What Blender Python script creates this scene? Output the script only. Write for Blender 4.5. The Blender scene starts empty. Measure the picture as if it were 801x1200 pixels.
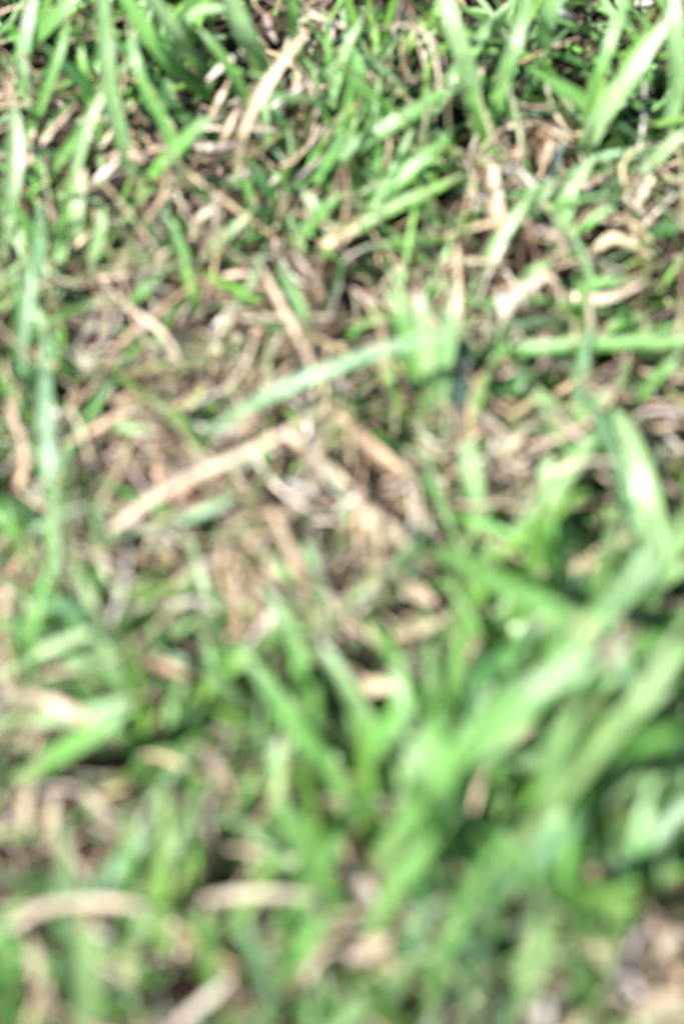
import bpy, math, random
import numpy as np
from mathutils import Vector

scene = bpy.context.scene
col = scene.collection
R = math.radians
random.seed(7)
rng = np.random.default_rng(11)

# ------------------------------------------------------------------ camera
PITCH = R(62)                 # below the horizon
DIST = 0.74
LENS, SENS = 100.0, 36.0      # portrait frame: 36 mm is its height
fwd = Vector((0, math.cos(PITCH), -math.sin(PITCH)))
cam_loc = Vector((0, 0, 0.012)) - fwd * DIST
cd = bpy.data.cameras.new('camera')
cam = bpy.data.objects.new('camera', cd)
col.objects.link(cam)
cam.location = cam_loc
cam.rotation_euler = (math.pi / 2 - PITCH, 0, 0)
cd.lens = LENS
cd.sensor_fit = 'VERTICAL'
cd.sensor_height = SENS
cd.sensor_width = 24
cd.clip_start = 0.01
cd.clip_end = 500
cd.dof.use_dof = True
cd.dof.focus_distance = 0.876
cd.dof.aperture_fstop = 3.6
cd.dof.aperture_blades = 0
scene.camera = cam

# ------------------------------------------------------------------ light
SUN_EL, SUN_AZ = R(53), R(-120)          # azimuth from +Y (picture top), negative = left
w = bpy.data.worlds.new('World')
scene.world = w
w.use_nodes = True
nt = w.node_tree
bg = nt.nodes['Background']
sky = nt.nodes.new('ShaderNodeTexSky')
sky.sky_type = 'NISHITA'
sky.sun_disc = False
sky.sun_elevation = SUN_EL
sky.sun_rotation = SUN_AZ
nt.links.new(sky.outputs[0], bg.inputs[0])
bg.inputs[1].default_value = 0.05
sd = bpy.data.lights.new('sun', 'SUN')
sd.energy = 5.0
sd.angle = R(0.5)
sd.color = (1.0, 0.96, 0.9)
sun = bpy.data.objects.new('sun', sd)
col.objects.link(sun)
sdir = Vector((math.sin(SUN_AZ) * math.cos(SUN_EL), math.cos(SUN_AZ) * math.cos(SUN_EL), math.sin(SUN_EL)))
sun.rotation_euler = sdir.to_track_quat('Z', 'Y').to_euler()
sun.location = sdir * 3

vs = scene.view_settings
vs.view_transform = 'Standard'
vs.look = 'None'
vs.gamma = 1
vs.use_curve_mapping = False
vs.exposure = 2.55
scene.cycles.use_denoising = True
scene.cycles.max_bounces = 8
scene.cycles.transmission_bounces = 6

# ------------------------------------------------------------------ photo pixel <-> place
PW, PH = 801.0, 1200.0
TAN_V = SENS / 2 / LENS
cR = Vector((1, 0, 0))
cU = cR.cross(fwd)


def at(px, py, z):
    """the point at height z (metres) that the photo shows at this pixel"""
    a = (px - PW / 2) / (PH / 2) * TAN_V
    b = -(py - PH / 2) / (PH / 2) * TAN_V
    d = fwd + cR * a + cU * b
    return cam_loc + d * ((z - cam_loc.z) / d.z)


def to_px(P):
    """P (n,3) -> photo pixels"""
    D = P - np.array(cam_loc)
    dep = D @ np.array(fwd)
    x = (D @ np.array(cR)) / dep / TAN_V * (PH / 2) + PW / 2
    y = -(D @ np.array(cU)) / dep / TAN_V * (PH / 2) + PH / 2
    return x, y


# ------------------------------------------------------------------ materials
def leaf_material(name, trans, rough, vein, spec=0.5, mott=0.25):
    m = bpy.data.materials.new(name)
    m.use_nodes = True
    t = m.node_tree
    N, L = t.nodes, t.links
    p = N['Principled BSDF']
    out = N['Material Output']
    at_ = N.new('ShaderNodeAttribute'); at_.attribute_name = 'Col'
    uv = N.new('ShaderNodeUVMap'); uv.uv_map = 'UVMap'
    mp = N.new('ShaderNodeMapping'); mp.inputs['Scale'].default_value = (9, 0.8, 1)
    L.new(uv.outputs[0], mp.inputs[0])
    n1 = N.new('ShaderNodeTexNoise'); n1.inputs['Scale'].default_value = 2.0; n1.inputs['Detail'].default_value = 4
    L.new(mp.outputs[0], n1.inputs['Vector'])
    tc = N.new('ShaderNodeTexCoord')
    n2 = N.new('ShaderNodeTexNoise'); n2.inputs['Scale'].default_value = 260; n2.inputs['Detail'].default_value = 5
    L.new(tc.outputs['Object'], n2.inputs['Vector'])
    r1 = N.new('ShaderNodeMapRange'); r1.inputs[1].default_value = .3; r1.inputs[2].default_value = .7
    r1.inputs[3].default_value = 1 - vein; r1.inputs[4].default_value = 1 + vein
    L.new(n1.outputs[0], r1.inputs[0])
    r2 = N.new('ShaderNodeMapRange'); r2.inputs[1].default_value = .3; r2.inputs[2].default_value = .7
    r2.inputs[3].default_value = 1 - mott; r2.inputs[4].default_value = 1 + mott
    L.new(n2.outputs[0], r2.inputs[0])
    mu = N.new('ShaderNodeMath'); mu.operation = 'MULTIPLY'
    L.new(r1.outputs[0], mu.inputs[0]); L.new(r2.outputs[0], mu.inputs[1])
    vm = N.new('ShaderNodeVectorMath'); vm.operation = 'SCALE'
    L.new(at_.outputs['Color'], vm.inputs[0]); L.new(mu.outputs[0], vm.inputs['Scale'])
    L.new(vm.outputs[0], p.inputs['Base Color'])
    sx = N.new('ShaderNodeSeparateXYZ'); L.new(uv.outputs[0], sx.inputs[0])
    uo = N.new('ShaderNodeAttribute'); uo.attribute_name = 'across'
    rb = N.new('ShaderNodeMapRange'); rb.inputs[1].default_value = 0; rb.inputs[2].default_value = .16
    rb.inputs[3].default_value = 1.3; rb.inputs[4].default_value = 1.0
    L.new(uo.outputs['Fac'], rb.inputs[0])
    mu2 = N.new('ShaderNodeMath'); mu2.operation = 'MULTIPLY'
    L.new(mu.outputs[0], mu2.inputs[0]); L.new(rb.outputs[0], mu2.inputs[1])
    L.new(mu2.outputs[0], vm.inputs['Scale'])
    p.inputs['Roughness'].default_value = rough
    p.inputs['Specular IOR Level'].default_value = spec
    bp = N.new('ShaderNodeBump'); bp.inputs['Strength'].default_value = .35; bp.inputs['Distance'].default_value = .0006
    L.new(n1.outputs[0], bp.inputs['Height']); L.new(bp.outputs[0], p.inputs['Normal'])
    tr = N.new('ShaderNodeBsdfTranslucent')
    v2 = N.new('ShaderNodeVectorMath'); v2.operation = 'MULTIPLY'
    v2.inputs[1].default_value = (1.05, 1.2, 0.7)
    L.new(vm.outputs[0], v2.inputs[0]); L.new(v2.outputs[0], tr.inputs[0])
    mx = N.new('ShaderNodeMixShader'); mx.inputs[0].default_value = trans
    L.new(p.outputs[0], mx.inputs[1]); L.new(tr.outputs[0], mx.inputs[2])
    L.new(mx.outputs[0], out.inputs['Surface'])
    return m


M_GREEN = leaf_material('living_leaf', .42, .34, .28, .55, .18)
M_STRAW = leaf_material('dry_leaf', .10, .4, .3, .35, .36)

m = bpy.data.materials.new('dark_soil'); m.use_nodes = True
t = m.node_tree; N, L = t.nodes, t.links
p = N['Principled BSDF']
tc = N.new('ShaderNodeTexCoord')
n1 = N.new('ShaderNodeTexNoise'); n1.inputs['Scale'].default_value = 180; n1.inputs['Detail'].default_value = 8
L.new(tc.outputs['Object'], n1.inputs['Vector'])
cr = N.new('ShaderNodeValToRGB')
cr.color_ramp.elements[0].position = .3; cr.color_ramp.elements[0].color = (.004, .003, .002, 1)
cr.color_ramp.elements[1].position = .75; cr.color_ramp.elements[1].color = (.024, .016, .011, 1)
L.new(n1.outputs[0], cr.inputs[0]); L.new(cr.outputs[0], p.inputs['Base Color'])
p.inputs['Roughness'].default_value = .95; p.inputs['Specular IOR Level'].default_value = .15
bp = N.new('ShaderNodeBump'); bp.inputs['Distance'].default_value = .003
L.new(n1.outputs[0], bp.inputs['Height']); L.new(bp.outputs[0], p.inputs['Normal'])
M_SOIL = m

# base colours (linear)
KC = {
    'g': (.080, .184, .047),     # fresh green
    'b': (.110, .205, .105),     # blue-green, waxy
    'y': (.098, .205, .038),     # yellow-green
    'p': (.150, .246, .108),     # pale green
    'k': (.035, .095, .028),     # dark green
    's': (.225, .187, .135),     # straw
    't': (.190, .143, .092),     # tan
    'w': (.270, .240, .215),     # bleached; in the scattered litter also painted glints
    'e': (.158, .135, .110),     # grey taupe
    'o': (.215, .150, .096),     # orange tan
    'd': (.062, .039, .021),     # dark brown
    'c': (.195, .155, .105),     # cream
    'n': (.060, .095, .092),     # slate green
    'l': (.115, .135, .050),     # olive, half dried
}

# ------------------------------------------------------------------ ground
def ground_z(x, y):
    return .0022 * np.sin(x * 61 + 1.3) * np.cos(y * 47) + .0016 * np.sin(x * 133 + y * 91) + .004 * np.sin(x * 11 + 2) * np.sin(y * 9 + 1)


def build_ground():
    a = np.concatenate([[-300, -60, -12, -4, -2, -1.2], np.linspace(-.8, .8, 161), [1.2, 2, 4, 12, 60, 300]])
    X, Y = np.meshgrid(a, a)
    Z = ground_z(X, Y) * np.clip(1.4 - np.maximum(abs(X), abs(Y)), 0, 1) - .002
    n = len(a)
    V = np.stack([X.ravel(), Y.ravel(), Z.ravel()], 1)
    i = np.arange(n * n).reshape(n, n)
    F = np.stack([i[:-1, :-1], i[:-1, 1:], i[1:, 1:], i[1:, :-1]], -1).reshape(-1, 4)
    me = bpy.data.meshes.new('ground')
    me.from_pydata(V.tolist(), [], F.tolist())
    me.polygons.foreach_set('use_smooth', [True] * len(me.polygons))
    me.materials.append(M_SOIL)
    o = bpy.data.objects.new('ground', me)
    col.objects.link(o)
    o['kind'] = 'structure'
    o['label'] = 'dark brown soil under the grass and dry thatch'
    return o


build_ground()

# ------------------------------------------------------------------ ribbons
def mesh_from_grid(name, G, C, mat):
    """G (pieces, along, across, 3), C (pieces, along, 3) colours -> one mesh of ribbons"""
    n, s, k, _ = G.shape
    V = G.reshape(-1, 3).astype(np.float32)
    idx = np.arange(n * s * k, dtype=np.int32).reshape(n, s, k)
    F = np.stack([idx[:, :-1, :-1], idx[:, :-1, 1:], idx[:, 1:, 1:], idx[:, 1:, :-1]], -1).reshape(-1, 4)
    me = bpy.data.meshes.new(name)
    me.vertices.add(len(V)); me.vertices.foreach_set('co', V.ravel())
    me.loops.add(F.size); me.loops.foreach_set('vertex_index', F.ravel().astype(np.int32))
    me.polygons.add(len(F))
    me.polygons.foreach_set('loop_start', np.arange(0, F.size, 4, dtype=np.int32))
    me.polygons.foreach_set('loop_total', np.full(len(F), 4, dtype=np.int32))
    me.polygons.foreach_set('use_smooth', np.ones(len(F), dtype=bool))
    u = np.broadcast_to(np.linspace(0, 1, k)[None, None, :], (n, s, k))
    off = (np.arange(n) * 0.618 % 1 * 37)[:, None, None]
    v = np.broadcast_to(np.linspace(0, 1, s)[None, :, None], (n, s, k)) * 6 + off
    UV = np.stack([u + off, v], -1).reshape(-1, 2)[F.ravel()]
    uvl = me.uv_layers.new(name='UVMap')
    uvl.data.foreach_set('uv', UV.astype(np.float32).ravel())
    ca = me.color_attributes.new('Col', 'FLOAT_COLOR', 'POINT')
    CC = np.ones((n, s, k, 4), np.float32)
    CC[..., :3] = C[:, :, None, :]
    ca.data.foreach_set('color', CC.ravel())
    aa = me.attributes.new('across', 'FLOAT', 'POINT')
    aa.data.foreach_set('value', np.broadcast_to(np.abs(np.linspace(-1, 1, k))[None, None, :], (n, s, k)).astype(np.float32).ravel())
    me.materials.append(mat)
    me.update(calc_edges=True)
    me.validate()
    return me


def spline(P, n):
    """Catmull-Rom through P, n samples"""
    P = np.array(P, float)
    if len(P) == 2:
        P = np.array([P[0], (P[0] * 2 + P[1]) / 3, (P[0] + P[1] * 2) / 3, P[1]])
    Q = np.vstack([2 * P[0] - P[1], P, 2 * P[-1] - P[-2]])
    out = []
    for tt in np.linspace(0, len(P) - 1 - 1e-9, n):
        i = int(tt); f = tt - i
        a, b, c, d = Q[i], Q[i + 1], Q[i + 2], Q[i + 3]
        out.append(.5 * ((2 * b) + (c - a) * f + (2 * a - 5 * b + 4 * c - d) * f * f + (3 * b - a - 3 * c + d) * f ** 3))
    return np.array(out)


def unit(a):
    return a / np.maximum(np.linalg.norm(a, axis=-1, keepdims=True), 1e-9)


def blade_grid(P3, width, fold, tilt, twist, root_w, tip_w, ragged=0.0, seg=18, across=5, belly=.4):
    S = spline(P3, seg)
    T = unit(np.gradient(S, axis=0))
    to_cam = unit(np.array(cam_loc) - S)
    nrm = unit(to_cam * .55 + np.array([0, 0, 1.]) * .45 + np.array(tilt))
    side = unit(np.cross(T, nrm))
    nn = unit(np.cross(side, T))
    v = np.linspace(0, 1, seg)
    ang = twist * (v - .5)
    c, s = np.cos(ang)[:, None], np.sin(ang)[:, None]
    side, nn = side * c + nn * s, nn * c - side * s
    prof = np.where(v < belly, root_w + (1 - root_w) * np.sin(v / belly * math.pi / 2),
                    tip_w + (1 - tip_w) * np.cos((v - belly) / (1 - belly) * math.pi / 2) ** .8)
    if tip_w > .3:      # blunt, rounded end
        prof *= np.where(v > .95, np.sqrt(np.clip(1 - ((v - .95) / .055) ** 2, .02, 1)), 1)
    if ragged:
        prof = prof * (1 + ragged * np.interp(v, np.linspace(0, 1, 8), rng.uniform(-1, 1, 8)))
    hw = (width / 2 * prof)[:, None, None]
    u = np.linspace(-1, 1, across)[None, :, None]
    return S[:, None, :] + side[:, None, :] * u * hw + nn[:, None, :] * (np.abs(u) - .5) * hw * fold


def tag(o, label=None, cat=None, group=None, kind=None):
    if label: o['label'] = label
    if cat: o['category'] = cat
    if group: o['group'] = group
    if kind: o['kind'] = kind


def make_blade(name, kind, wpx, hs, pts, parent=None, tip=None, blunt=False, cut=False, var=.12):
    """pts: photo pixels root first; hs: heights in mm at root and tip (or one per point)"""
    n = len(pts)
    if len(hs) == n:
        hh = list(hs)
    elif len(hs) == 2 and n != 2:
        dl = np.concatenate([[0], np.cumsum([math.dist(pts[i], pts[i + 1]) for i in range(n - 1)])])
        f = dl / dl[-1]
        hh = hs[0] + (hs[1] - hs[0]) * (1 - (1 - f) ** 1.6)
    else:
        hh = hs
    if min(x for x, y in pts) > 440 and min(y for x, y in pts) > 600 and kind in 'gbypk':
        hh = [h * 1.5 for h in hh]; wpx = wpx * .85
    dry = kind in 'stweodc'
    if max(hh) < 22:            # clear of the litter
        hh = [h + 5 + (3 if not dry else 0) * i / (len(pts) - 1) for i, h in enumerate(hh)]
    P = [at(x, y, h / 1000) for (x, y), h in zip(pts, hh)]
    mid = P[len(P) // 2]
    mpp = (mid - cam_loc).dot(fwd) * TAN_V / (PH / 2)          # metres per photo pixel there
    dry = kind in 'stweodc'
    TRACED.append((np.array(pts, float), dry))
    wd = wpx * mpp * (.72 if dry else .92)
    tilt = (random.uniform(-.3, .3), random.uniform(-.3, .3), 0)
    if dry:
        G = blade_grid(P, wd, random.uniform(.2, .7), tilt, random.uniform(-1.2, 1.2), .6, .32 if blunt else .15, .2)
    else:
        G = blade_grid(P, wd, random.uniform(.15, .45), tilt, random.uniform(-.5, .5), .75, .75 if cut else (.3 if blunt else .08), .03)
    base = np.array(KC[kind]) * (1 + rng.uniform(-var, var, 3) * .5) * (1 + rng.uniform(-var, var))
    C = np.repeat(base[None, :], G.shape[0], 0)
    v = np.linspace(0, 1, G.shape[0])[:, None]
    if not dry and not tip and not cut and random.random() < .4:
        f = np.clip((v - random.uniform(.75, .95)) / .08, 0, 1)
        C = C * (1 - f) + np.array(KC[random.choice('ttl')]) * f
    if not dry:
        C = C * (1 + .1 * np.sin(v * 5 + random.random() * 6))
        C = C * (1 - np.clip(.18 - v, 0, 1) * 2) + np.array([.14, .15, .08]) * np.clip(.18 - v, 0, 1) * 2   # paler sheath
    else:
        C = C * (1 + .18 * np.sin(v * 9 + random.random() * 6))
    if tip:
        f = np.clip((v - .72) / .18, 0, 1)
        C = C * (1 - f) + np.array(KC[tip]) * f
    root = np.array(P[0]) - (np.array(parent.location) if parent else 0)
    org = np.array(P[0])
    me = mesh_from_grid(name, (G - org)[None], C[None], M_STRAW if dry else M_GREEN)
    o = bpy.data.objects.new(name, me)
    col.objects.link(o)
    o.location = root
    if parent: o.parent = parent
    return o


TRACED = []      # (pixel polyline, dry?) of everything placed by eye, so that the scattered grass leaves it open

GRP = {'grass_leaf': 'green grass blades', 'dry_straw': 'dry straws and dead blades', 'dead_leaf': 'dead leaves in the grass'}


def lone(kind, w, hs, pts, label, name=None, **k):
    dry = kind in 'stweodc'
    name = name or ('dry_straw' if dry else 'grass_leaf')
    o = make_blade(name, kind, w, hs, pts, **k)
    tag(o, label, {'grass_leaf': 'grass blade', 'dry_straw': 'straw', 'dead_leaf': 'dead leaf'}[name], GRP[name])
    return o


def tuft(label, base, blades):
    e = bpy.data.objects.new('grass_tuft', None)
    e.empty_display_size = .01
    col.objects.link(e)
    e.location = at(base[0], base[1], base[2] / 1000)
    tag(e, label, 'grass tuft', 'tufts of several blades')
    for b in blades:
        kind, w_, hs, pts = b[:4]
        opt = dict(b[4]) if len(b) > 4 else {}
        lab = opt.pop('label', None)
        o = make_blade('leaf_blade', kind, w_, hs, pts, parent=e, **opt)
        if lab: o['label'] = lab


# ------------------------------------------------------------------ tufts (pixels are places in the photograph)
tuft('tuft of four broad blades fanning upward right of centre, bluish dark one on its right', (510, 490, 2), [
    ('g', 22, (6, 30), [(500, 478), (484, 420), (470, 372), (452, 335)]),
    ('p', 25, (6, 38), [(508, 488), (503, 430), (494, 372), (488, 330)]),
    ('p', 23, (6, 40), [(514, 488), (519, 425), (527, 378), (530, 335)], {'tip': 't', 'blunt': True, 'label': 'pale blade with a dried tan tip'}),
    ('n', 20, (6, 26), [(532, 500), (541, 440), (543, 380)], {'label': 'dark bluish blade on the right'}),
])
tuft('V-shaped tuft at the top, pale glossy left blade and greener right blade', (562, 165, 2), [
    ('p', 25, (4, 44), [(562, 160), (552, 105), (537, 50), (515, -15)], {'cut': True}),
    ('g', 21, (4, 40), [(570, 168), (582, 115), (602, 55), (620, -20)], {'cut': True}),
    ('y', 14, (4, 18), [(566, 172), (560, 130), (548, 100)]),
])
tuft('tuft with a long pale blade leaning to the upper right corner and short bright blade', (686, 190, 2), [
    ('p', 27, (4, 46), [(682, 188), (700, 142), (735, 90), (790, 12)], {'blunt': True}),
    ('y', 23, (4, 30), [(690, 178), (696, 135), (706, 80)]),
    ('g', 16, (4, 40), [(680, 172), (692, 120), (712, 55), (738, -15)], {'cut': True}),
])
tuft('tuft of three parallel glossy blades leaning right above centre', (390, 235, 2), [
    ('g', 23, (5, 24), [(372, 202), (430, 163), (478, 135), (520, 105)], {'blunt': True}),
    ('g', 19, (5, 20), [(420, 262), (460, 218), (498, 185), (532, 150)]),
    ('y', 18, (5, 16), [(385, 285), (440, 252), (495, 228), (545, 203)]),
])
tuft('tuft of three wide blades leaning to the upper left, left of the top middle', (262, 180, 2), [
    ('k', 16, (4, 34), [(262, 176), (212, 135), (165, 76), (80, 12)]),
    ('g', 24, (4, 42), [(256, 122), (222, 95), (188, 60), (140, -12)], {'cut': True}),
    ('p', 24, (4, 42), [(250, 112), (228, 72), (205, 40), (168, -15)], {'cut': True}),
])
tuft('large blurred tuft at right with a very wide blade slanting down to the left', (500, 960, 4), [
    ('g', 46, (22, 62), [(445, 1012), (500, 930), (560, 860), (620, 815), (695, 778)], {'cut': True}),
    ('p', 34, (20, 60), [(640, 960), (650, 880), (690, 800), (740, 740)]),
    ('y', 32, (14, 50), [(600, 955), (640, 905), (720, 850), (800, 800)], {'cut': True}),
])
tuft('crossed pair of blurred blades near the bottom right, one leaning each way', (600, 1060, 4), [
    ('b', 34, (18, 58), [(560, 1075), (590, 1040), (632, 1002), (680, 955)]),
    ('g', 30, (18, 52), [(730, 1095), (670, 1058), (618, 1020), (560, 975)], {'blunt': True}),
])
tuft('star of crossing pale blades near the upper left corner', (140, 230, 2), [
    ('p', 22, (6, 46), [(172, 238), (146, 175), (130, 110), (124, 55), (120, -12)], {'cut': True}),
    ('g', 14, (5, 34), [(48, 216), (85, 168), (108, 132), (126, 80)]),
    ('k', 14, (8, 36), [(150, 150), (112, 115), (80, 80), (45, 48)]),
])

# ------------------------------------------------------------------ single green blades, top to bottom
lone('g', 21, (6, 40), [(12, 82), (38, 48), (62, 22), (96, -14)], 'broad green blade slanting up across the top left corner', cut=True)
lone('b', 17, (5, 34), [(32, 122), (28, 62), (40, -10)], 'upright bluish green blade close to the top left corner', cut=True)
lone('p', 15, (5, 36), [(196, 128), (203, 70), (226, 14), (275, 10)], 'pale blade bent over in an arch at the top left', blunt=True)
lone('y', 8, (4, 30), [(239, 80), (246, 40), (251, -8)], 'thin bright green stem upright against dark shadow at the top', cut=True)
lone('p', 30, (6, 46), [(316, 118), (306, 80), (288, 42), (262, -14)], 'very wide pale blade at the top beside the grey stalk', cut=True)
lone('g', 19, (6, 42), [(352, 82), (346, 40), (338, -12)], 'bright blade at the top edge right of the grey stalk', cut=True)
lone('p', 22, (4, 30), [(4, 300), (14, 220), (18, 150), (4, 86)], 'pale blade standing along the upper left edge')
lone('p', 21, (4, 22), [(94, 300), (90, 250), (98, 200)], 'short wide blade with a peach tip below the upper left star', tip='o', blunt=True)
lone('g', 15, (4, 18), [(52, 305), (32, 266), (6, 228)], 'green blade leaning left at the left edge, below the pale one')
lone('p', 15, (4, 18), [(106, 318), (116, 276), (122, 240)], 'pale narrow blade right of the peach tipped blade')
lone('k', 15, (10, 26), [(128, 128), (160, 124), (196, 118)], 'short dark green blade lying level among the star of blades')
lone('y', 10, (4, 20), [(214, 204), (219, 176), (222, 148)], 'short bright upright blade in the brown patch at upper left')
lone('g', 14, (4, 20), [(230, 362), (220, 312), (206, 275), (194, 250)], 'green blade leaning left in the middle of the upper left thatch')
lone('p', 14, (4, 16), [(236, 304), (262, 278), (290, 252)], 'pale blade leaning right toward the grey stalk foot')
lone('k', 17, (4, 18), [(338, 262), (312, 222), (288, 186)], 'dark green blade crossing the foot of the grey stalk')
lone('g', 15, (4, 18), [(352, 280), (376, 250), (404, 222)], 'green blade leaning right just right of the grey stalk foot')
lone('g', 15, (4, 20), [(368, 218), (385, 185), (406, 152)], 'green blade leaning right between grey stalk and three parallel blades')
lone('y', 10, (4, 34), [(440, 72), (450, 35), (464, -8)], 'narrow bright blade at the top edge left of the V tuft', cut=True)
lone('g', 25, (5, 28), [(430, 150), (422, 105), (413, 55)], 'wide green blade upright above the three parallel blades', blunt=True)
lone('p', 23, (6, 44), [(634, 58), (640, 25), (648, -14)], 'short wide pale blade at the top edge right of the V tuft', cut=True)
lone('p', 22, (6, 48), [(780, 160), (794, 100), (790, 40), (786, -14)], 'pale blade standing at the top right corner', cut=True)
lone('g', 12, (4, 16), [(600, 268), (626, 240), (654, 210)], 'narrow bright green blade leaning right below the upper right tuft')
lone('p', 24, (4, 26), [(664, 305), (658, 262), (668, 222), (694, 186)], 'broad pale blade below the upper right tuft, bent right at its top')
lone('p', 19, (5, 28), [(738, 216), (768, 186), (806, 148)], 'pale blade slanting up to the right edge near the top')
lone('g', 14, (4, 16), [(650, 288), (684, 264), (724, 236)], 'green blade slanting right through the tan litter at upper right')
lone('k', 16, (4, 20), [(745, 290), (775, 268), (810, 262)], 'dark green blade at right edge in the upper part')
lone('b', 14, (4, 20), [(56, 352), (50, 325), (42, 292)], 'small mint blade with a white shine near the left edge')
lone('b', 20, (4, 24), [(64, 672), (60, 590), (54, 470), (51, 362)], 'long upright bluish blade near the left edge')
lone('y', 11, (4, 16), [(73, 440), (72, 405), (69, 372)], 'small yellow green blade right of the long bluish blade')
lone('y', 11, (5, 16), [(230, 372), (222, 335), (213, 296)], 'narrow bright upright blade in the thatch at centre left')
lone('y', 12, (5, 18), [(225, 314), (268, 336), (318, 362)], 'bright narrow blade sloping down right across the centre left thatch')
lone('g', 14, (4, 16), [(144, 366), (166, 344), (192, 318)], 'short green blade pointing up right in the centre left thatch')
lone('b', 16, (34, 36, 44, 54, 60), [(240, 508), (318, 462), (400, 428), (480, 402), (590, 374)], 'long bluish grey blade lying slantwise across the centre', var=.05)
lone('p', 14, (8, 20), [(366, 400), (346, 350), (322, 296)], 'pale narrow blade leaning left above the long bluish blade')
lone('g', 11, (4, 14), [(44, 505), (20, 470), (-8, 438)], 'thin green blade at the left edge beside the bluish blade')
lone('p', 13, (10, 16), [(118, 494), (152, 502), (190, 508)], 'pale blade lying flat in the brown patch left of centre')
lone('y', 13, (4, 14), [(244, 535), (216, 500), (188, 466)], 'yellow green blade leaning left above the long curved straw')
lone('b', 15, (10, 18), [(152, 624), (196, 612), (248, 596), (280, 580)], 'mint blade lying just under the long curved straw')
lone('g', 12, (4, 14), [(311, 565), (310, 530), (312, 492)], 'short upright green blade under the middle of the long straw')
lone('g', 19, (14, 24), [(552, 414), (610, 410), (690, 404), (815, 400)], 'long bright blade lying level out to the right edge', cut=True)
lone('y', 10, (4, 14), [(474, 488), (460, 458), (446, 428)], 'narrow yellow green blade left of the fan tuft')
lone('p', 26, (5, 26), [(562, 612), (554, 562), (544, 510)], 'broad pale blade standing below the fan tuft', blunt=True)
lone('g', 16, (4, 14), [(525, 602), (504, 575), (484, 548)], 'green blade beside the torn tan leaf, right of its end')
lone('y', 12, (4, 12), [(486, 556), (462, 530), (436, 502)], 'thin green blade touching the torn tan leaf')
lone('g', 14, (4, 18), [(742, 475), (768, 442), (802, 408)], 'bright green blade slanting up to the level blade at right edge')
lone('g', 14, (6, 14), [(666, 342), (700, 332), (740, 326)], 'green blade lying level in the tan litter at right')
lone('p', 14, (4, 14), [(606, 334), (622, 320), (646, 306)], 'light green blade tip beside the grey twig')
lone('p', 17, (4, 14), [(662, 538), (650, 505), (634, 470)], 'pale greenish blade leaning left under the level blade')
lone('p', 24, (5, 24), [(640, 620), (638, 575), (643, 535)], 'pale wide blade upright right of the broad one below the fan', blunt=True)
lone('g', 17, (4, 14), [(662, 505), (690, 478), (716, 455)], 'short green blade leaning right under the level blade')
lone('k', 16, (4, 14), [(592, 470), (606, 445), (628, 436)], 'dark green short blade under the level blade near the fan')
lone('g', 22, (4, 26), [(24, 670), (14, 630), (2, 590)], 'pale green blade at the left edge half way down')
lone('p', 17, (4, 20), [(64, 680), (62, 640), (58, 596)], 'pale blade overlapping the foot of the long bluish blade')
lone('b', 24, (6, 40), [(182, 806), (150, 764), (94, 724), (40, 698)], 'wide mint blade arching down right on the left side')
lone('p', 17, (10, 28), [(-8, 794), (40, 770), (88, 748), (134, 732)], 'pale blade from the left edge crossing under the mint arch')
lone('g', 25, (8, 38), [(20, 918), (72, 882), (112, 856), (156, 826)], 'broad green blade slanting up right at lower left')
lone('p', 15, (10, 26), [(-8, 846), (70, 842), (118, 830), (160, 816)], 'narrow pale blade lying level above the broad green lower left blade', )
lone('p', 26, (5, 24), [(384, 750), (374, 700), (358, 634)], 'broad pale blade right beside the grey brown stalk below centre', blunt=True)
lone('p', 21, (4, 26), [(290, 848), (264, 812), (238, 778)], 'pale wide blade leaning left below the row of tan stubble')
lone('p', 17, (4, 22), [(194, 856), (202, 828), (214, 796)], 'pale blade under the orange tipped one at lower left')
lone('g', 14, (4, 18), [(264, 752), (258, 720), (248, 686)], 'green blade just left of the row of tan stubble')
lone('g', 22, (6, 28), [(384, 930), (372, 895), (366, 850)], 'green blade upright in the lower middle')
lone('g', 36, (24, 54), [(510, 644), (575, 680), (630, 708), (692, 740)], 'very wide blurred blade sloping down right of centre', blunt=True)
lone('g', 26, (10, 32), [(642, 672), (640, 630), (641, 592)], 'blurred green blade upright above the wide sloping blade', blunt=True)
lone('p', 30, (18, 50), [(702, 702), (712, 656), (726, 606)], 'blurred grey green blade standing at right half way down', blunt=True)
lone('p', 34, (18, 60), [(748, 715), (772, 665), (806, 600)], 'blurred pale blade leaning to the right edge half way down')
lone('g', 26, (8, 30), [(335, 770), (360, 800), (372, 842)], 'green blade left of the salmon leaf')
lone('b', 24, (8, 34), [(555, 760), (560, 800), (552, 850)], 'bluish blade in shade beside the large blurred tuft')
lone('g', 30, (14, 48), [(520, 1010), (500, 950), (470, 890)], 'blurred green blade crossing behind the widest slanting blade')
lone('b', 24, (6, 34), [(232, 942), (225, 920), (218, 880)], 'short mint blade above the pinkish drooping straw')
lone('y', 24, (8, 40), [(188, 1115), (186, 1030), (193, 920)], 'upright bright green blade at lower left')
lone('p', 38, (10, 52), [(96, 1215), (100, 1140), (102, 1062)], 'very broad pale blade rising from the bottom edge at left', blunt=True)
lone('g', 24, (8, 46), [(10, 1215), (6, 1140), (2, 1075)], 'green blade in the bottom left corner')
lone('g', 32, (10, 46), [(402, 1080), (368, 1015), (345, 975), (308, 928)], 'wide green blade leaning left at the lower middle')
lone('g', 20, (6, 30), [(274, 965), (286, 935), (304, 895)], 'green blade leaning right, left of the wide lower middle blade')
lone('g', 25, (8, 36), [(328, 1155), (352, 1112), (384, 1066)], 'green blade leaning right at the bottom middle')
lone('b', 24, (8, 32), [(162, 1195), (145, 1165), (126, 1135)], 'grey green blade beside the broad bottom left blade')
lone('y', 22, (10, 30), [(276, 1038), (298, 1026), (326, 1006)], 'short bright blade lying above the level straw at bottom')
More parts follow.
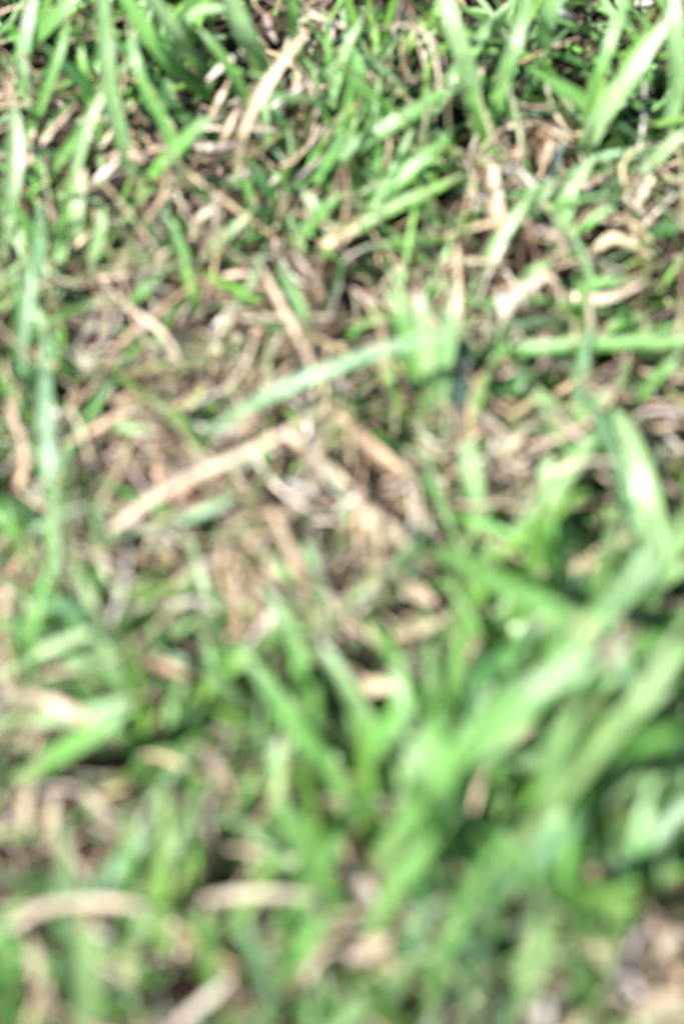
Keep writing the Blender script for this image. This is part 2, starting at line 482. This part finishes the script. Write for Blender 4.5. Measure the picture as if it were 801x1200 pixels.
lone('b', 34, (14, 56), [(545, 1215), (560, 1160), (555, 1080)], 'blurred mint blade rising from the bottom edge', blunt=True)
lone('p', 34, (14, 56), [(604, 1190), (622, 1130), (636, 1058)], 'blurred whitish green blade at the bottom right of the middle', blunt=True)
lone('p', 32, (18, 62), [(772, 1040), (780, 990), (792, 935)], 'blurred pale blade at the right edge low down')
lone('g', 32, (18, 58), [(710, 1020), (716, 985), (722, 940)], 'blurred green blade left of the lowest right edge blade')
lone('b', 28, (10, 42), [(472, 1150), (485, 1100), (502, 1045)], 'blurred grey mint blade at the bottom middle')
lone('g', 34, (10, 48), [(700, 1200), (690, 1150), (660, 1100)], 'blurred green blade near the bottom right')
lone('g', 32, (10, 44), [(470, 1215), (440, 1170), (400, 1140)], 'blurred green blade at the bottom edge in the middle', blunt=True)
lone('g', 32, (16, 58), [(700, 905), (730, 880), (800, 860)], 'blurred green blade at right above the lowest right edge blade', cut=True)
lone('y', 30, (14, 50), [(655, 1055), (690, 1050), (760, 1060)], 'blurred yellow green blade lying level at lower right')
lone('g', 30, (14, 52), [(420, 905), (440, 870), (480, 815)], 'blurred green blade right of the salmon leaf')
lone('p', 24, (8, 30), [(330, 960), (322, 905), (330, 860)], 'pale upright blade in the lower middle left of the upright green one')
lone('g', 22, (6, 30), [(50, 800), (30, 760), (8, 720)], 'green blade leaning left under the mint arch')
lone('g', 20, (6, 26), [(120, 890), (110, 850), (90, 800)], 'green blade between mint arch and broad lower left blade')

# ------------------------------------------------------------------ dry straws and dead blades
lone('s', 20, (12, 46), [(276, 205), (284, 152), (318, 90), (360, 36)], 'tall greyish stalk leaning right at the upper left of centre', blunt=True)
lone('w', 11, (14, 20), [(243, 94), (264, 74), (290, 55)], 'short white straw in the dark gap at the top', blunt=True)
lone('s', 11, (8, 16), [(34, 170), (44, 132), (56, 98)], 'pale straw leaning right at the left, upper of two', blunt=True)
lone('s', 11, (8, 18), [(24, 202), (54, 160), (90, 120)], 'longer pale straw under the upper left straw', blunt=True)
lone('t', 10, (6, 14), [(243, 142), (258, 115), (273, 86)], 'tan straw leaning right below the white straw')
lone('c', 13, (6, 14), [(259, 168), (268, 145), (282, 118)], 'cream straw below the tan one left of the grey stalk')
lone('w', 11, (8, 14), [(108, 214), (122, 202), (138, 188)], 'small whitish straw right of the peach tipped blade', blunt=True)
lone('d', 11, (4, 12), [(200, 188), (186, 160), (166, 136)], 'brown curled dead blade in the upper left thatch')
lone('t', 11, (4, 12), [(212, 176), (200, 148), (184, 128)], 'tan curled dead blade beside the brown curled one')
lone('s', 13, (6, 14), [(224, 280), (234, 256), (258, 238)], 'bent straw in the thatch above the centre left', blunt=True)
lone('t', 11, (6, 16), [(352, 140), (350, 112), (344, 84)], 'tan straw upright right of the grey stalk')
lone('s', 13, (10, 20), [(362, 16), (382, 24), (408, 34)], 'straw lying level at the top edge right of the grey stalk', blunt=True)
lone('c', 32, (6, 18), [(588, 280), (578, 240), (574, 192)], 'wide cream dead blade upright at upper right of centre', name='dead_leaf', blunt=True)
lone('c', 20, (5, 14), [(632, 196), (640, 175), (646, 155)], 'cream dead blade tip between the V tuft and its right neighbour', name='dead_leaf', blunt=True)
lone('n', 9, (6, 18), [(644, 208), (653, 182), (662, 156)], 'thin slate coloured blade left of the upper right tuft')
lone('t', 16, (6, 18), [(20, 575), (26, 530), (6, 468)], 'tan dead blade at the left edge beside the bluish blade')
lone('s', 15, (24, 38), [(126, 624), (165, 594), (222, 560), (302, 524), (388, 474)], 'long curved pale straw lying below the long bluish blade', blunt=True, var=.04)
lone('o', 10, (8, 14), [(188, 486), (204, 478), (222, 466)], 'orange tan dead blade bit left of the long bluish blade')
lone('s', 20, (12, 20), [(322, 500), (366, 536), (412, 572)], 'pale crumpled dead leaf under the end of the long curved straw', name='dead_leaf', blunt=True)
lone('e', 24, (16, 28), [(572, 390), (596, 354), (640, 322)], 'grey twisted dead leaf at the end of the long bluish blade', name='dead_leaf', blunt=True)
lone('o', 22, (18, 28), [(392, 484), (430, 520), (478, 556)], 'torn tan leaf with a dark edge right of centre', name='dead_leaf', blunt=True)
lone('d', 8, (16, 25), [(388, 500), (424, 530), (470, 562)], 'dark brown strip lying along the torn tan leaf')  # separate strip that draws the dark edge of the torn tan leaf
lone('s', 12, (8, 14), [(562, 452), (590, 438), (622, 424)], 'straw lying just under the long level blade')
lone('t', 16, (6, 14), [(690, 560), (710, 530), (730, 508)], 'tan dead blade in the litter at right of centre')
lone('s', 16, (6, 14), [(580, 545), (600, 520), (618, 498)], 'pale straw leaning right, right of the broad blade under the fan')
lone('t', 18, (5, 12), [(740, 570), (756, 540), (760, 505)], 'tan dead blade near the right edge half way down', name='dead_leaf', blunt=True)
lone('s', 16, (8, 14), [(660, 345), (706, 350), (756, 330)], 'straw lying level across the tan litter at upper right')
lone('t', 18, (6, 14), [(690, 300), (720, 280), (764, 300)], 'bent tan dead blade in the litter at upper right', name='dead_leaf')
lone('s', 14, (6, 12), [(745, 240), (752, 225), (765, 205)], 'short straw at right edge below the pale slanting blade')
lone('t', 22, (14, 30), [(364, 720), (346, 668), (318, 596)], 'wide grey brown stalk leaning left below centre', blunt=True)
lone('t', 17, (12, 24), [(277, 750), (275, 712), (276, 668)], 'tan stubble stalk, leftmost of the row below the long straw', blunt=True)
lone('t', 15, (12, 24), [(301, 732), (298, 704), (297, 672)], 'tan stubble stalk in the middle of the row', blunt=True)
lone('s', 14, (12, 24), [(322, 705), (318, 680), (312, 652)], 'pale stubble stalk at right end of the row', blunt=True)
lone('t', 13, (10, 20), [(262, 690), (258, 665), (262, 640)], 'short tan stubble stalk left of the row')
lone('w', 15, (6, 10), [(312, 742), (314, 726), (316, 712)], 'bleached white scrap under the row of stubble', name='dead_leaf', blunt=True)
lone('s', 18, (14, 22), [(424, 586), (458, 622), (478, 642)], 'pale dead leaf right of the grey brown stalk', name='dead_leaf', blunt=True)
lone('e', 25, (14, 24), [(398, 738), (425, 700), (458, 662)], 'grey dead leaf leaning right below centre', name='dead_leaf', blunt=True)
lone('c', 20, (8, 16), [(462, 672), (482, 688), (508, 706)], 'cream dead leaf right of the grey one below centre', name='dead_leaf', blunt=True)
lone('c', 16, (8, 16), [(462, 744), (492, 738), (516, 728)], 'cream dead leaf above the salmon leaf', name='dead_leaf', blunt=True)
lone('o', 26, (14, 22), [(392, 800), (425, 804), (468, 802)], 'salmon coloured leaf lying flat below centre', name='dead_leaf', blunt=True)
lone('o', 20, (22, 32), [(172, 772), (194, 782), (220, 792)], 'orange dried tip at the end of the mint arch', name='dead_leaf', blunt=True)
lone('s', 20, (12, 20), [(28, 812), (70, 828), (118, 846)], 'pale straw sloping down right at the left above the broad green blade', blunt=True)
lone('t', 14, (10, 16), [(40, 836), (70, 842), (104, 852)], 'tan straw just under the pale sloping straw at left')
lone('c', 18, (8, 14), [(0, 725), (6, 700), (4, 680)], 'cream dead leaf at the left edge', name='dead_leaf', blunt=True)
lone('s', 20, (8, 26), [(246, 1026), (242, 985), (232, 936)], 'pinkish straw hanging down at the lower left', blunt=True)
lone('e', 17, (12, 22), [(98, 928), (130, 958), (168, 1000)], 'grey straw sloping down right at lower left', blunt=True)
lone('s', 16, (24, 32), [(4, 1090), (60, 1062), (140, 1060), (196, 1076)], 'blurred straw lying level at bottom left', blunt=True)
lone('s', 16, (24, 32), [(238, 1052), (305, 1048), (374, 1052)], 'blurred straw lying level at the bottom middle', blunt=True)
lone('w', 17, (16, 26), [(206, 1204), (236, 1176), (270, 1146)], 'pale straw leaning right at the bottom edge', blunt=True)
lone('s', 16, (8, 18), [(28, 980), (30, 945), (36, 905)], 'upright straw at the lower left edge', blunt=True)
lone('s', 14, (8, 18), [(48, 985), (58, 955), (68, 930)], 'straw leaning right beside the upright one at lower left')
lone('c', 26, (10, 28), [(56, 1195), (48, 1150), (34, 1096)], 'broad cream dead blade in the bottom left corner', name='dead_leaf', blunt=True)
lone('t', 20, (8, 24), [(215, 1135), (222, 1105), (205, 1080)], 'tan dead blade between the level straws at the bottom', name='dead_leaf')
lone('w', 24, (24, 34), [(628, 1220), (634, 1192), (640, 1172)], 'white blurred leaf at the bottom edge', name='dead_leaf', blunt=True)
lone('s', 28, (16, 26), [(758, 1120), (776, 1108), (798, 1100)], 'pale straw coloured blurred leaf at the lower right edge', name='dead_leaf', blunt=True)
lone('t', 30, (14, 22), [(745, 1190), (775, 1170), (812, 1165)], 'tan blurred leaf in the bottom right corner', name='dead_leaf', blunt=True)
lone('c', 30, (12, 22), [(405, 1125), (430, 1112), (458, 1100)], 'cream blurred leaf at the bottom middle', name='dead_leaf', blunt=True)
lone('t', 26, (12, 22), [(690, 1030), (704, 1018), (720, 1012)], 'pinkish tan blurred leaf at lower right', name='dead_leaf', blunt=True)
lone('e', 26, (10, 22), [(400, 1010), (425, 1040), (450, 1066)], 'grey blurred leaf at the lower middle', name='dead_leaf', blunt=True)
lone('t', 22, (10, 20), [(665, 668), (690, 662), (705, 690)], 'tan blurred leaf at right below the grey green blade', name='dead_leaf', blunt=True)

# long diagonal blades of the blurred mass at lower right
lone('p', 30, (20, 66), [(560, 900), (640, 800), (730, 690), (800, 610)], 'long blurred blade rising diagonally to the right edge above the widest slanting blade')
lone('p', 28, (20, 62), [(600, 1000), (680, 900), (760, 800), (812, 720)], 'long pale blurred blade rising diagonally to the right edge below the widest slanting blade')
lone('g', 26, (16, 54), [(430, 1100), (480, 1010), (540, 930), (600, 870)], 'long blurred green blade left of the foot of the widest slanting blade')
lone('k', 24, (10, 40), [(520, 860), (560, 800), (610, 750), (660, 700)], 'dark green blurred blade between the wide sloping blade and the widest slanting one')
lone('g', 24, (12, 48), [(500, 1190), (520, 1110), (560, 1030), (610, 960)], 'blurred green blade rising right of the grey mint blade at the bottom')
lone('p', 14, (6, 20), [(296, 640), (320, 660), (352, 690)], 'thin pale blade crossing the row of tan stubble')
lone('s', 9, (14, 20), [(300, 300), (322, 345), (352, 402), (372, 446)], 'long thin straw running down right above the long bluish grey blade', blunt=True)
lone('s', 9, (12, 18), [(120, 330), (150, 360), (190, 390), (214, 430)], 'thin straw in the brown patch at centre left, sloping down right', blunt=True)
lone('t', 9, (12, 18), [(110, 600), (135, 560), (150, 520), (180, 490)], 'thin tan straw leaning right above the lower end of the long curved straw')
lone('s', 9, (12, 20), [(600, 600), (640, 560), (690, 540), (740, 545)], 'thin straw arching over the litter at right of centre')

# the crossing cluster at the upper left
lone('g', 15, (8, 44), [(215, 215), (195, 150), (165, 90), (150, 20)], 'green blade running up through the upper left cluster toward the top edge')
lone('p', 14, (8, 38), [(75, 260), (90, 190), (115, 120), (160, 60)], 'pale blade leaning right through the star of crossing blades')
lone('g', 16, (8, 36), [(160, 235), (190, 190), (230, 150), (262, 130)], 'green blade leaning right beneath the three blade tuft')
lone('g', 14, (8, 40), [(20, 180), (48, 120), (70, 60), (84, 5)], 'narrow green blade at the top left leaning slightly right')
lone('y', 12, (8, 34), [(120, 175), (105, 120), (95, 70), (92, 20)], 'thin yellowish blade upright left of the star of crossing blades')
lone('g', 15, (8, 36), [(300, 150), (280, 100), (255, 60), (230, 30)], 'green blade leaning left across the foot of the very wide pale top blade')
lone('p', 13, (8, 34), [(385, 130), (395, 90), (408, 50), (430, 10)], 'thin pale blade leaning right at the top, left of the narrow bright one')

lone('g', 20, (10, 46), [(150, 1110), (148, 1050), (152, 990), (150, 940)], 'upright green blade at lower left, right of the grey sloping straw')
lone('p', 17, (10, 40), [(60, 1120), (66, 1060), (74, 1010), (70, 950)], 'pale upright blade crossing the level straw at bottom left')
lone('g', 20, (10, 44), [(250, 1190), (246, 1140), (236, 1090), (240, 1050)], 'upright green blade crossing the left end of the level bottom middle straw')
lone('b', 18, (10, 42), [(320, 1190), (306, 1140), (290, 1100), (285, 1070)], 'bluish blade leaning left under the level straw at the bottom middle')
lone('b', 15, (10, 34), [(28, 470), (26, 400), (34, 330), (30, 280)], 'bluish grey blade at the left edge above the long bluish blade')

# ------------------------------------------------------------------ where the brown litter shows
BLOBS = [(190, 170, 50, 40, .8), (340, 70, 50, 50, .5), (230, 240, 80, 40, .7), (100, 330, 50, 60, .6), (170, 380, 90, 70, 1), (300, 400, 110, 80, 1),
         (400, 330, 60, 40, .8), (540, 310, 50, 40, .9), (600, 330, 60, 70, .9), (720, 280, 90, 60, .8), (600, 210, 50, 50, .8), (450, 440, 60, 50, .8),
         (160, 550, 110, 70, 1), (230, 480, 100, 60, .9), (80, 660, 70, 50, .6), (180, 660, 80, 60, .9), (300, 690, 70, 70, 1), (420, 590, 90, 60, .9),
         (440, 690, 80, 60, .8), (590, 560, 60, 60, .8), (720, 520, 90, 80, 1), (560, 470, 50, 40, .7), (500, 740, 50, 40, .7), (380, 780, 60, 40, .4),
         (70, 820, 60, 40, .6), (60, 950, 70, 60, .85), (120, 1080, 80, 60, .75), (240, 980, 50, 50, .7), (270, 1090, 80, 60, .75), (420, 1120, 70, 60, .6),
         (420, 960, 50, 50, .5), (770, 1150, 90, 80, 1), (40, 130, 50, 60, .5), (460, 110, 60, 40, .4)]


def brown(P):
    x, y = to_px(P)
    b = np.zeros(len(P))
    for bx, by, rx, ry, wt in BLOBS:
        b = np.maximum(b, wt * np.exp(-(((x - bx) / rx) ** 2 + ((y - by) / ry) ** 2) * .7))
    out = .5 + .5 * np.sin(P[:, 0] * 55 + 1) * np.cos(P[:, 1] * 43 + 2)
    inside = (x > -20) & (x < 821) & (y > -20) & (y < 1220)
    return np.where(inside, b, out)


# shadowed gaps: scatter thinned there so near-black soil stands in for the shade
DARK_GAPS = [(95, 45, 60, 40), (430, 35, 120, 40), (270, 75, 45, 45), (22, 330, 35, 60), (100, 900, 55, 40), (60, 1000, 45, 60), (530, 325, 45, 22),
           (690, 640, 60, 35), (595, 745, 40, 40), (100, 1090, 40, 60), (700, 130, 50, 40), (350, 390, 40, 20), (300, 1080, 40, 30), (30, 120, 40, 60), (230, 260, 35, 25)]


def gap_thinning(P):
    x, y = to_px(P)
    b = np.zeros(len(P))
    for bx, by, rx, ry in DARK_GAPS:
        b = np.maximum(b, np.exp(-(((x - bx) / rx) ** 2 + ((y - by) / ry) ** 2) * .6))
    return 1 - .65 * b


def scatter(n, ext, dens):
    """n trial points on the ground within ext=(x0,x1,y0,y1), kept with probability dens(P)"""
    P = np.stack([rng.uniform(ext[0], ext[1], n), rng.uniform(ext[2], ext[3], n), np.zeros(n)], 1)
    P = P[rng.uniform(0, 1, n) < dens(P)]
    P[:, 2] = ground_z(P[:, 0], P[:, 1])
    return P


def ribbons(P, L, W, el, bend, droop, seg, across, fold, tipw):
    """curved ribbons starting at P: length, width, start elevation, sideways bend, droop"""
    n = len(P)
    az = rng.uniform(0, 2 * math.pi, n)
    v = np.linspace(0, 1, seg)
    a = az[:, None] + bend[:, None] * v[None, :]
    e = el[:, None] - droop[:, None] * v[None, :]
    T = np.stack([np.cos(a) * np.cos(e), np.sin(a) * np.cos(e), np.sin(e)], -1)
    S = np.cumsum(T, 1) * (L / (seg - 1))[:, None, None]
    S = S - S[:, :1] + P[:, None, :]
    roll = rng.normal(0, .5, n)[:, None]
    side0 = np.stack([-np.sin(a), np.cos(a), np.zeros_like(a)], -1)
    nn0 = unit(np.cross(T, side0)); 
    side = side0 * np.cos(roll)[..., None] + nn0 * np.sin(roll)[..., None]
    nn = nn0 * np.cos(roll)[..., None] - side0 * np.sin(roll)[..., None]
    prof = np.minimum(1, .65 + v * 1.5) * np.where(v > .45, 1 - (1 - tipw) * ((v - .45) / .55) ** 1.5, 1)
    hw = (W[:, None] / 2 * prof[None, :])[..., None, None]
    u = np.linspace(-1, 1, across)[None, None, :, None]
    G = S[:, :, None, :] + side[:, :, None, :] * u * hw + nn[:, :, None, :] * np.abs(u) * hw * fold
    return G


def palette(n, seg, kinds, probs, var):
    K = np.array([KC[k] for k in kinds])
    c = K[rng.choice(len(kinds), n, p=probs)]
    c = c * (1 + rng.uniform(-var, var, (n, 1))) * (1 + rng.uniform(-.08, .08, (n, 3)))
    return np.repeat(c[:, None, :], seg, 1) * (1 + .12 * np.sin(np.linspace(0, 6, seg)[None, :, None] + rng.uniform(0, 6, (n, 1, 1))))


def stuff(name, G, C, mat, label):
    o = bpy.data.objects.new(name, mesh_from_grid(name, G, C, mat))
    col.objects.link(o)
    tag(o, label, kind='stuff')
    return o


NEAR = (-.30, .30, -.34, .42)
FAR = (-.9, .9, -.8, 1.2)


def not_near(P):
    return ~((P[:, 0] > NEAR[0]) & (P[:, 0] < NEAR[1]) & (P[:, 1] > NEAR[2]) & (P[:, 1] < NEAR[3]))


U = rng.uniform
# ------------------------------------------------------------------ more blades one can count, in the dense green parts
def stock_blade(kind, L_, W_, lean):
    """a blade rooted at its own origin, rising and bending over towards +Y; root outwards"""
    v = np.linspace(0, 1, 12)
    e = 1.35 - lean * v
    T = np.stack([.12 * np.sin(v * 2), np.cos(e), np.sin(e)], -1)
    S = np.cumsum(T, 0) * L_ / 11
    S = S - S[0] - np.array([0, 0, .002])
    T = unit(np.gradient(S, axis=0))
    side = np.repeat(np.array([[1., 0, 0]]), 12, 0)
    ang = random.uniform(-.5, .5) + random.uniform(-.8, .8) * v
    nn = np.cross(side, T)
    side, nn = side * np.cos(ang)[:, None] + nn * np.sin(ang)[:, None], nn * np.cos(ang)[:, None] - side * np.sin(ang)[:, None]
    prof = np.minimum(1, .7 + v) * np.where(v > .5, np.cos((v - .5) * math.pi * .95) ** .7, 1)
    hw = (W_ / 2 * prof)[:, None, None]
    u = np.linspace(-1, 1, 5)[None, :, None]
    G = S[:, None, :] + side[:, None, :] * u * hw + nn[:, None, :] * np.abs(u) * hw * .35
    C = np.array(KC[kind])[None, :] * (1 + .1 * np.sin(v * 5)[:, None])
    return mesh_from_grid('grass_leaf', G[None], C[None], M_GREEN), kind


STOCK = [stock_blade(k, 1.0 * l, w_, le) for k, l, w_, le in [
    ('g', .046, .0046, .9), ('p', .050, .0050, 1.2), ('y', .040, .0040, .7), ('g', .054, .0052, 1.6), ('b', .048, .0047, 1.0), ('p', .042, .0054, 1.9),
    ('g', .038, .0040, 1.4)]]
REGIONS = [
    ((430, 660, 790, 1160), 56, (.9, 1.5)), ((0, 860, 430, 1200), 14, (.75, 1.15)), ((0, 40, 801, 250), 32, (.65, 1.1)),
    ((0, 300, 120, 860), 14, (.6, .9)), ((540, 330, 801, 660), 12, (.55, .85)), ((120, 720, 430, 880), 14, (.65, .95)), ((120, 250, 540, 700), 10, (.45, .7))]
LOOK = {'g': 'green', 'p': 'pale green', 'y': 'yellowish green', 'b': 'bluish green'}
MARKS = [(317, 100, 'the tall greyish stalk'), (545, 70, 'the left V-tuft blade'), (600, 60, 'the right V-tuft blade'), (264, 74, 'the short white straw'),
         (125, 80, 'the star of crossing pale blades'), (735, 90, 'the long pale blade at the upper right corner'), (455, 170, 'the three parallel glossy blades'),
         (205, 60, 'the pale arched blade at the top'), (578, 235, 'the wide cream dead blade'), (92, 245, 'the peach tipped blade'), (664, 255, 'the broad pale blade at upper right'),
         (55, 530, 'the long upright bluish blade'), (400, 430, 'the long bluish grey central blade'), (222, 560, 'the long curved pale straw'), (430, 520, 'the torn tan leaf'),
         (505, 410, 'the fan-shaped tuft'), (605, 350, 'the grey twisted dead leaf'), (690, 405, 'the long level bright blade'), (554, 562, 'the broad pale blade below the fan tuft'),
         (640, 575, 'the pale upright blade right of centre'), (297, 700, 'the row of tan stubble'), (346, 660, 'the wide stalk leaning left below centre'), (374, 695, 'the pale blade beside the stubble'),
         (458, 622, 'the white dead leaf below centre'), (428, 700, 'the grey dead leaf below centre'), (110, 735, 'the mint arching blade'), (196, 782, 'the orange dried tip'),
         (70, 828, 'the pale straw sloping right at left'), (85, 875, 'the broad green blade at lower left'), (425, 804, 'the salmon leaf'), (600, 695, 'the wide sloping blade right of centre'),
         (712, 656, 'the grey green blade at right'), (600, 830, 'the widest slanting blade'), (490, 950, 'the foot of the large blurred tuft'), (610, 1020, 'the crossed pair of blurred blades'),
         (560, 1150, 'the blurred mint blade at the bottom edge'), (622, 1130, 'the whitish green blade at the bottom'), (634, 1195, 'the white blurred leaf'), (776, 1108, 'the whitish leaf at lower right edge'),
         (242, 985, 'the pinkish hanging straw'), (130, 960, 'the grey sloping straw'), (90, 1062, 'the level straw at bottom left'), (305, 1050, 'the level straw at the bottom middle'),
         (187, 1020, 'the upright bright blade at lower left'), (100, 1140, 'the very broad pale blade at bottom left'), (350, 990, 'the wide green blade at the lower middle'), (45, 1150, 'the broad cream dead blade'),
         (704, 1020, 'the pinkish tan blurred leaf'), (780, 990, 'the pale blurred blade at the right edge')]
SIDE = ['right of', 'up right of', 'above', 'up left of', 'left of', 'down left of', 'below', 'down right of']
told = set()


def near_dry(x, y, r):
    return any(dry and np.min(np.hypot(pl[:, 0] - x, pl[:, 1] - y)) < r for pl, dry in TRACED)


for (x0, y0, x1, y1), n, (s0, s1) in REGIONS:
    k = tries = 0
    while k < n and tries < n * 30:
        tries += 1
        x, y = random.uniform(x0, x1), random.uniform(y0, y1)
        sc = random.uniform(s0, s1)
        rz = random.gauss(0, .8)
        mx_, my_ = x - 45 * sc * math.sin(rz) , y - 55 * sc * math.cos(rz)      # about the middle of the blade in the picture
        if near_dry(x, y, 26) or near_dry(mx_, my_, 30) or not (0 < mx_ < 801 and 0 < my_ < 1200):
            continue
        me, kind = random.choice(STOCK)
        lx, ly, phrase = min(MARKS, key=lambda q: math.hypot(q[0] - mx_, q[1] - my_))
        d = math.hypot(lx - mx_, ly - my_)
        side = SIDE[int(round(math.atan2(ly - my_, mx_ - lx) / (math.pi / 4))) % 8]
        if d < 28: side = 'crossing'
        lab = LOOK[kind] + ' blade ' + ('leaning left ' if rz > .45 else 'leaning right ' if rz < -.45 else 'upright ') + side + ' ' + phrase
        if lab in told or len(lab.split()) > 16:
            continue
        told.add(lab)
        k += 1
        o = bpy.data.objects.new('grass_leaf', me)
        col.objects.link(o)
        o.location = at(x, y, 0)
        o.scale = (sc * random.uniform(.8, 1.05), sc, sc)
        o.rotation_euler = (random.gauss(0, .15), random.gauss(0, .15), rz)
        tag(o, lab, 'grass blade', GRP['grass_leaf'])


def open_round_dry(P, r=20):
    """False where a scattered piece would stand on one of the traced dry pieces"""
    x, y = to_px(P)
    keep = np.ones(len(P), bool)
    for pl, dry in TRACED:
        if not dry: continue
        for a, b in zip(pl[:-1], pl[1:]):
            ab = b - a
            for dy in (0, -22):
                q = np.stack([x - a[0], y + dy - a[1]], 1)
                tt = np.clip(q @ ab / (ab @ ab), 0, 1)
                keep &= np.hypot(*(q - tt[:, None] * ab).T) > r
    return keep


# fine litter: crumbs and fibres close to the soil, white ones partly painted glints
P = scatter(32000, NEAR, lambda P: (.15 + .85 * brown(P)) * gap_thinning(P))
P2 = scatter(9000, FAR, lambda P: .5 * not_near(P))
P = np.vstack([P, P2]); n = len(P)
P[:, 2] += U(-.002, .008, n)
G = ribbons(P, U(.005, .020, n), U(.0004, .0014, n), rng.normal(.08, .35, n), rng.normal(0, 1.4, n), rng.normal(.15, .5, n), 5, 3, .6, .3)
stuff('fine_litter', G, palette(n, 5, 'dtsewco', [.44, .19, .10, .09, .09, .07, .02], .35), M_STRAW, 'brown crumbs and fibres of dead grass on the soil')
# thatch: dead blades lying over one another, the whitest also standing in for glints
P = scatter(36000, NEAR, lambda P: (.07 + .93 * brown(P) ** 1.2) * np.where(open_round_dry(P, 9), 1, .5) * gap_thinning(P))
P2 = scatter(9000, FAR, lambda P: .35 * not_near(P))
P = np.vstack([P, P2]); n = len(P)
P[:, 2] += U(.001, .020, n)
W = np.where(U(0, 1, n) < .06, U(.0018, .0026, n), U(.0004, .0013, n))
G = ribbons(P, np.where(W > .0018, U(.007, .016, n), U(.008, .036, n)), W, rng.normal(.12, .3, n), rng.normal(0, 1.0, n), rng.normal(.3, .5, n), 8, 3, .5, .2)
stuff('thatch', G, palette(n, 8, 'tsewcdol', [.25, .17, .11, .10, .11, .19, .02, .05], .36), M_STRAW, 'tangled tan and grey dead grass lying over the soil')
# short living grass between the larger blades
P = scatter(23000, NEAR, lambda P: np.clip(1.0 - 1.08 * brown(P), .06, 1) * np.where(open_round_dry(P), 1, .15) * gap_thinning(P))
P2 = scatter(11000, FAR, lambda P: .5 * not_near(P))
P = np.vstack([P, P2]); n = len(P)
W = np.where(U(0, 1, n) < .18, U(.0022, .0032, n), U(.0008, .0021, n))
G = ribbons(P, U(.016, .046, n), W, U(.3, 1.4, n), rng.normal(0, .4, n), U(.1, 1.3, n), 8, 3, .4, .08)
C = palette(n, 8, 'gkypbl', [.36, .17, .17, .16, .06, .08], .22)
dead_tip = np.where(U(0, 1, n) < .3, U(.55, .95, n), 2)[:, None]
fr = np.clip((np.linspace(0, 1, 8)[None, :] - dead_tip) / .12, 0, 1)[..., None]
C = C * (1 - fr) + np.array(KC['s']) * fr
stuff('short_grass', G, C, M_GREEN, 'short green grass growing up through the dead thatch')
